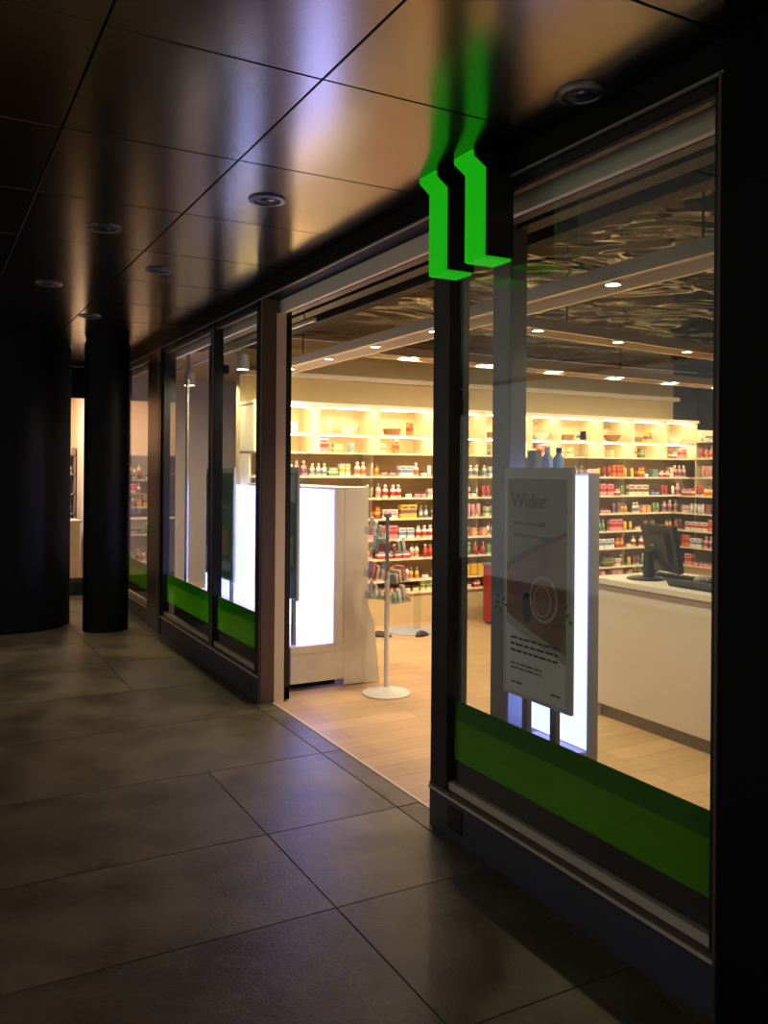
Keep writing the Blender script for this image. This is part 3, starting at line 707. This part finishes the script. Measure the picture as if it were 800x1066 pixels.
# ------------------------------------------------------------------ goods on the shelves
cols = {'white': (.93, .91, .88), 'cream': (.93, .87, .72), 'pink': (.90, .60, .62), 'red': (.74, .26, .23), 'green': (.46, .62, .36), 'yellow': (.93, .76, .28),
        'orange': (.90, .52, .24), 'blue': (.50, .57, .70), 'brown': (.45, .28, .20), 'purple': (.52, .38, .46)}
gm = {k: mat('goods_' + k, v, .45, noise=.06) for k, v in cols.items()}
def carton_mesh(wd, dp, ht, c1, c2):
    bm = bmesh.new()
    box_bm(bm, -wd / 2, wd / 2, -dp / 2, dp / 2, 0, ht, 0)
    box_bm(bm, -wd / 2 - .0008, wd / 2 + .0008, -dp / 2 - .0008, dp / 2 + .0008, ht * .35, ht * .62, 1)
    box_bm(bm, -wd * .38, wd * .38, -dp / 2 - .0012, -dp / 2, ht * .72, ht * .86, 1)
    me = bpy.data.meshes.new('carton'); bm.to_mesh(me); bm.free(); me.materials.append(gm[c1]); me.materials.append(gm[c2]); return me
def lathe_mesh(name, prof, mats_, seg=10):
    bm = bmesh.new(); rings = []
    for r, z, mi in prof: rings.append(([bm.verts.new((r * math.cos(2 * math.pi * k / seg), r * math.sin(2 * math.pi * k / seg), z)) for k in range(seg)], mi))
    for (a, _), (b, mi) in zip(rings, rings[1:]):
        for k in range(seg):
            f = bm.faces.new((a[k], a[(k + 1) % seg], b[(k + 1) % seg], b[k])); f.material_index = mi; f.smooth = True
    bm.faces.new(rings[0][0][::-1]); f = bm.faces.new(rings[-1][0]); f.material_index = rings[-1][1]
    me = bpy.data.meshes.new(name); bm.to_mesh(me); bm.free()
    for m_ in mats_: me.materials.append(m_)
    return me
def bottle_mesh(r, h, c1, c2, c3):
    return lathe_mesh('bottle', [(r * .92, 0, 0), (r, .006, 0), (r, h * .2, 0), (r * 1.01, h * .2, 1), (r * 1.01, h * .5, 1), (r, h * .5, 0), (r, h * .62, 0), (r * .45, h * .74, 0), (r * .45, h * .78, 0), (r * .55, h * .78, 2), (r * .5, h, 2)], [gm[c1], gm[c3], gm[c2]])
def jar_mesh(r, h, c1, c2):
    return lathe_mesh('jar', [(r * .95, 0, 0), (r, .004, 0), (r, h * .65, 0), (r * .9, h * .7, 0), (r * 1.03, h * .7, 1), (r * 1.03, h * .97, 1), (r * .95, h, 1)], [gm[c1], gm[c2]])
def tube_mesh(wd, h, c1, c2):
    """squeeze tube standing on its cap: round cap, body flattening to a crimp"""
    bm = bmesh.new(); seg = 12; rings = []
    for z, rx, ry, mi in ((0, .36, .36, 1), (.16 * h, .36, .36, 1), (.17 * h, .46, .40, 0), (.55 * h, .5, .28, 0), (.93 * h, .52, .06, 0), (h, .52, .03, 0)):
        rings.append(([bm.verts.new((wd * rx * math.cos(2 * math.pi * k / seg), wd * ry * math.sin(2 * math.pi * k / seg), z)) for k in range(seg)], mi))
    for (a, _), (b, mi) in zip(rings, rings[1:]):
        for k in range(seg):
            f = bm.faces.new((a[k], a[(k + 1) % seg], b[(k + 1) % seg], b[k])); f.material_index = mi; f.smooth = True
    bm.faces.new(rings[0][0][::-1]); bm.faces.new(rings[-1][0])
    me = bpy.data.meshes.new('squeeze_tube'); bm.to_mesh(me); bm.free(); me.materials.append(gm[c1]); me.materials.append(gm[c2]); return me
kinds = []
cn = list(cols)
pref = ['white', 'cream', 'white', 'pink', 'red', 'white', 'cream', 'green', 'yellow', 'pink', 'orange', 'blue', 'brown', 'purple', 'white', 'red']
for k, c1 in enumerate(pref):
    c2 = R.choice([c for c in cn if c != c1]); wd = R.choice((.05, .065, .08, .10)); ht = R.uniform(.09, .15)
    kinds.append(('carton', c1, carton_mesh(wd, .06, ht, c1, c2), wd))
for k, c1 in enumerate(pref[:12]):
    c2 = R.choice(('white', 'green', 'red', 'blue', 'cream')); r = R.choice((.022, .027, .032)); h = R.uniform(.12, .155)
    kinds.append(('bottle', c1, bottle_mesh(r, h, c1, c2, R.choice(cn)), r * 2))
for c1 in ('white', 'cream', 'pink', 'brown', 'blue'):
    kinds.append(('jar', c1, jar_mesh(.036, .06, c1, R.choice(('white', 'brown', 'red'))), .074))
for c1 in ('white', 'pink', 'green', 'red', 'yellow', 'purple'):
    kinds.append(('squeeze_tube', c1, tube_mesh(.05, R.uniform(.11, .15), c1, 'white'), .052))
row_name = {0.335: 'lowest shelf', 0.47: 'second shelf from the floor', 0.70: 'third shelf from the floor', 0.91: 'fourth shelf from the floor', 1.13: 'fifth shelf from the floor', 1.35: 'sixth shelf from the floor', 1.58: 'shelf just under the lit niches'}
kn = {'carton': ('carton', 'small %s carton standing on the %s of the wall shelving'), 'bottle': ('bottle', '%s bottle with cap on the %s of the wall shelving'),
      'jar': ('jar', '%s jar with lid on the %s of the wall shelving'), 'squeeze_tube': ('tube', 'upright %s squeeze tube on the %s of the wall shelving')}
def put(kind, loc, rz, label, group):
    o = bpy.data.objects.new(kind[0], kind[2]); COL.objects.link(o); o.location = loc; o.rotation_euler = (0, 0, rz)
    tag(o, label, kn[kind[0]][0], group); return o
cnt = {}
for z in rows:
    lim = .11 if z == .335 else .19
    sub = [k for k in kinds if max(v.co.z for v in k[2].vertices) < lim] if z == .335 else kinds
    x = 2.95
    while x < 8.75:
        if z == .47 and 5.22 < x < 6.0: x = 6.0
        kd = R.choice(sub); n = R.choice((1, 1, 2, 2, 3))
        for q in range(n):
            hw = kd[3] / 2
            if any(abs(x + hw - d) < hw + .02 for d in divs[::2]): x += .05
            put(kd, (x + hw, SF + .055 + R.uniform(0, .03), z), R.uniform(-.12, .12), kn[kd[0]][1] % (kd[1], row_name[z]), 'goods on the ' + row_name[z] + ' of the wall shelving')
            cnt[kd[0]] = cnt.get(kd[0], 0) + 1
            x += kd[3] + R.uniform(.006, .02)
        x += R.choice((.005, .02, .04))
print('goods', cnt)
# goods on the side shelving (red dominant)
redk = [k for k in kinds if k[1] in ('red', 'pink', 'orange', 'yellow', 'purple', 'brown', 'white')]
for z in side_rows:
    y = 6.05
    while y < 7.75:
        kd = R.choice(redk if y > 6.9 else [k for k in redk if k[1] in ('red', 'red', 'pink', 'purple')]); n = R.choice((2, 3, 4))
        xs_ = RX0 + .05 + (0 if z < 1.4 else .30)
        for q in range(n):
            hw = kd[3] / 2
            if abs(y + hw - 6.81) < hw + .02 and z > 1.4: y += .06
            if y + hw > 7.80: break
            lv = 'upper' if z > 1.4 else 'lower'
            put(kd, (xs_, y + hw, z), -math.pi / 2 + R.uniform(-.1, .1), '%s %s on the %s rows of the side shelving behind the counter' % (kd[1], kn[kd[0]][0], lv), 'goods on the %s rows of the side shelving' % lv)
            y += kd[3] + R.uniform(.004, .015)
        y += R.choice((.01, .03))
# decorative things in the lit niches
for i, (a, b) in enumerate(zip(divs, divs[1:])):
    mx_ = (a + b) / 2
    # bowl / basket
    wv = mat('wicker_brown', (.62, .44, .28), .6, noise=.4, nscale=60)
    if i % 2 == 1:
        t = lathe('display_bowl', [(0, 0), (.05, 0), (.095, .05), (.11, .085), (.104, .085), (.088, .05), (.045, .01), (0, .01)], gm['white'] if i % 4 == 1 else wv, (mx_ + .06, SF + .17, 2.02), None, 24)
        tag(t, 'wide %s bowl in a lit top niche of the wall shelving' % ('white' if i % 4 == 1 else 'brown wicker'), 'bowl', 'bowls in the lit niches')
        t = lathe('display_vase', [(0, 0), (.03, 0), (.045, .05), (.04, .09), (.018, .13), (.022, .15), (.017, .15), (.013, .13), (0, .12)], gm['cream'] if i % 4 == 1 else gm['brown'], (mx_ - .15, SF + .2, 2.02), None, 20)
        tag(t, 'small %s vase in a lit top niche of the wall shelving' % ('cream' if i % 4 == 1 else 'brown'), 'vase', 'vases in the lit niches')
    else:
        t = lathe('display_basket', [(0, 0), (.08, 0), (.10, .07), (.094, .07), (.075, .01), (0, .01)], wv, (mx_ - .1, SF + .16, 2.02), None, 24)
        tag(t, 'low wicker basket in a lit top niche of the wall shelving', 'basket', 'baskets in the lit niches')
        kd = kinds[(i * 5) % 16]
        put(kd, (mx_ + .12, SF + .16, 2.02), .2, '%s carton displayed in a lit top niche' % kd[1], 'cartons in the lit niches')
    for q in range(2 + i % 2):
        kd = kinds[(i * 3 + q * 4) % 16]; mxh = max(v.co.z for v in kd[2].vertices)
        x_ = a + .12 + q * .16
        if x_ > b - .09: break
        o = put(kd, (x_, SF + .15, 1.825), .1 * (q - 1), '%s carton displayed in a lower lit niche' % kd[1], 'cartons in the lower lit niches')

# red drawer unit, yellow goods
rc = empty('red_drawer_unit', (5.66, 7.45, 0), 'red drawer cabinet in front of the wall shelving', 'cabinet')
redm = mat('red_lacquer', (.62, .12, .10), .35)
B('body', 5.37, 5.95, 7.30, 7.62, 0.02, .62, redm, rc, .004)
for k in range(3):
    dr = B('drawer_front', 5.385, 5.935, 7.285, 7.30, .05 + k * .19, .22 + k * .19, redm, rc, .004)
    B('handle', 5.58, 5.74, 7.265, 7.285, .13 + k * .19, .145 + k * .19, silver, dr)
B('foot_rail', 5.40, 5.92, 7.34, 7.60, 0.0, .02, fascia, rc)
B('worktop', 5.36, 5.96, 7.27, 7.63, .62, .65, mat('grey_top', (.5, .48, .45), .4), rc, .003)
ym = mat('yellow_pack', (.92, .72, .16), .45, noise=.15)
for k in range(6):
    x = 5.34 + .10 * k
    o = B('yellow_packet', x, x + .085, 7.95, 8.03, .47, .60, ym, None, .01); tag(o, 'bright yellow packet on the second shelf from the floor of the wall shelving', 'packet', 'yellow packets low on the wall shelving')

# leaf stickers on the right window
lf = mat('leaf_green', (.10, .42, .14), .5)
def leaf_sticker(y, z, n, label):
    t = empty('leaf_sticker', (2.134, y, z), label, 'sticker', 'leaf stickers on the window')
    for k in range(n):
        a = k * 2.4; cy_0, cz_0 = y + .02 * math.cos(a) * (1 + k * .2), z + .02 * math.sin(a) * (1 + k * .25)
        pts = [(cy_0 + .012 * math.cos(t_) * math.cos(a) - .005 * math.sin(t_) * math.sin(a), cz_0 + .012 * math.cos(t_) * math.sin(a) + .005 * math.sin(t_) * math.cos(a)) for t_ in [2 * math.pi * q / 10 for q in range(10)]]
        prism('leaf', pts, 'x', 2.1345, 2.1358, lf, t)
leaf_sticker(2.90, 1.10, 6, 'small sprig of green leaves stuck on the window in front of the poster left edge')
leaf_sticker(2.50, 1.09, 7, 'small sprig of green leaves stuck on the window in front of the light box')

# ------------------------------------------------------------------ bottles wrapped on top of the light box
for k, (y, h, r, lab) in enumerate(((3.40, .13, .030, 'stout pale blue plastic bottle on the light box, next to the grey carton'), (3.31, .125, .030, 'stout pale blue plastic bottle standing on the middle of the light box'), (3.135, .20, .024, 'tall slim clear bottle with blue cap on the end of the light box'))):
    t = empty('plastic_bottle', (2.796, y, 1.64), lab, 'bottle')
    r = min(r, .026)
    lathe('body', [(0, 0), (r - .002, 0), (r, .01), (r, h * .6), (.012, h * .75), (.012, h * .8), (0, h * .8)], bl if k < 2 else acrylic, (2.784, y, 1.64), t, 20)
    lathe('cap', [(0, h * .8), (.015, h * .8), (.014, h), (0, h)], bl2 if k else wh, (2.784, y, 1.64), t, 16)
t = empty('grey_carton', (2.784, 3.50, 1.64), 'plain grey carton standing on the light box beside the steel post', 'carton')
B('body', 2.76, 2.808, 3.47, 3.53, 1.64, 1.75, mat('carton_grey', (.52, .53, .52), .5), t, .001)
B('lid_flap', 2.759, 2.809, 3.469, 3.531, 1.75, 1.754, mat('carton_grey_lid', (.60, .60, .58), .5), t)

# ------------------------------------------------------------------ rack with goods inside the third window / far room furniture
fr = empty('leaflet_rack', (2.5, 10.9, 0), 'white open rack of leaflets and boxes inside the furthest shop window', 'rack')
for z in (.45, .8, 1.15, 1.5): B('shelf', 2.32, 2.9, 11.1, 11.45, z - .02, z, white_lam, fr)
for x in (2.32, 2.88): B('upright', x, x + .02, 11.1, 11.45, 0, 1.7, white_lam, fr)
for z in (.45, .8, 1.15, 1.5):
    x = 2.36
    while x < 2.80:
        kd = R.choice(kinds); put(kd, (x + kd[3] / 2, 11.17, z), 0, '%s %s on the open rack inside the furthest shop window' % (kd[1], kn[kd[0]][0]), 'goods on the open rack'); x += kd[3] + .02
dsk = empty('white_desk', (1.4, 13.2, 0), 'white desk in the warm room beyond the end of the passage', 'desk')
B('top', 0.2, 2.0, 12.6, 13.2, .86, .90, white_lam, dsk)
B('front', 0.22, 1.98, 12.64, 12.66, 0.0, .86, white_lam, dsk)
B('side', 0.22, .24, 12.66, 13.18, 0.0, .86, white_lam, dsk)
rk = empty('tall_rack', (1.4, 13.8, 0), 'tall rack of goods in the warm room beyond the end of the passage', 'rack')
for z in (.95, 1.25, 1.55, 1.85): B('shelf', .2, 2.08, 13.7, 13.98, z - .02, z, mat('far_shelf', (.5, .45, .45), .5), rk)
for x in (.2, 2.06): B('upright', x, x + .02, 13.7, 13.98, 0, 1.95, mat('far_shelf', (.5, .45, .45), .5), rk)
for z in (.95, 1.25, 1.55):
    x = 1.2
    while x < 2.0:
        kd = R.choice([k for k in kinds if k[1] in ('blue', 'purple', 'white', 'brown', 'pink')]); put(kd, (x + kd[3] / 2, 13.76, z), 0, '%s %s on the tall rack beyond the end of the passage' % (kd[1], kn[kd[0]][0]), 'goods on the tall rack'); x += kd[3] + .015

# ------------------------------------------------------------------ light of the lit room seen beyond the end of the passage
area_light('far_room_light', (1.2, 12.8, 2.75), (1.2, 13.4, 0), .6, 90, (1.0, .72, .52))
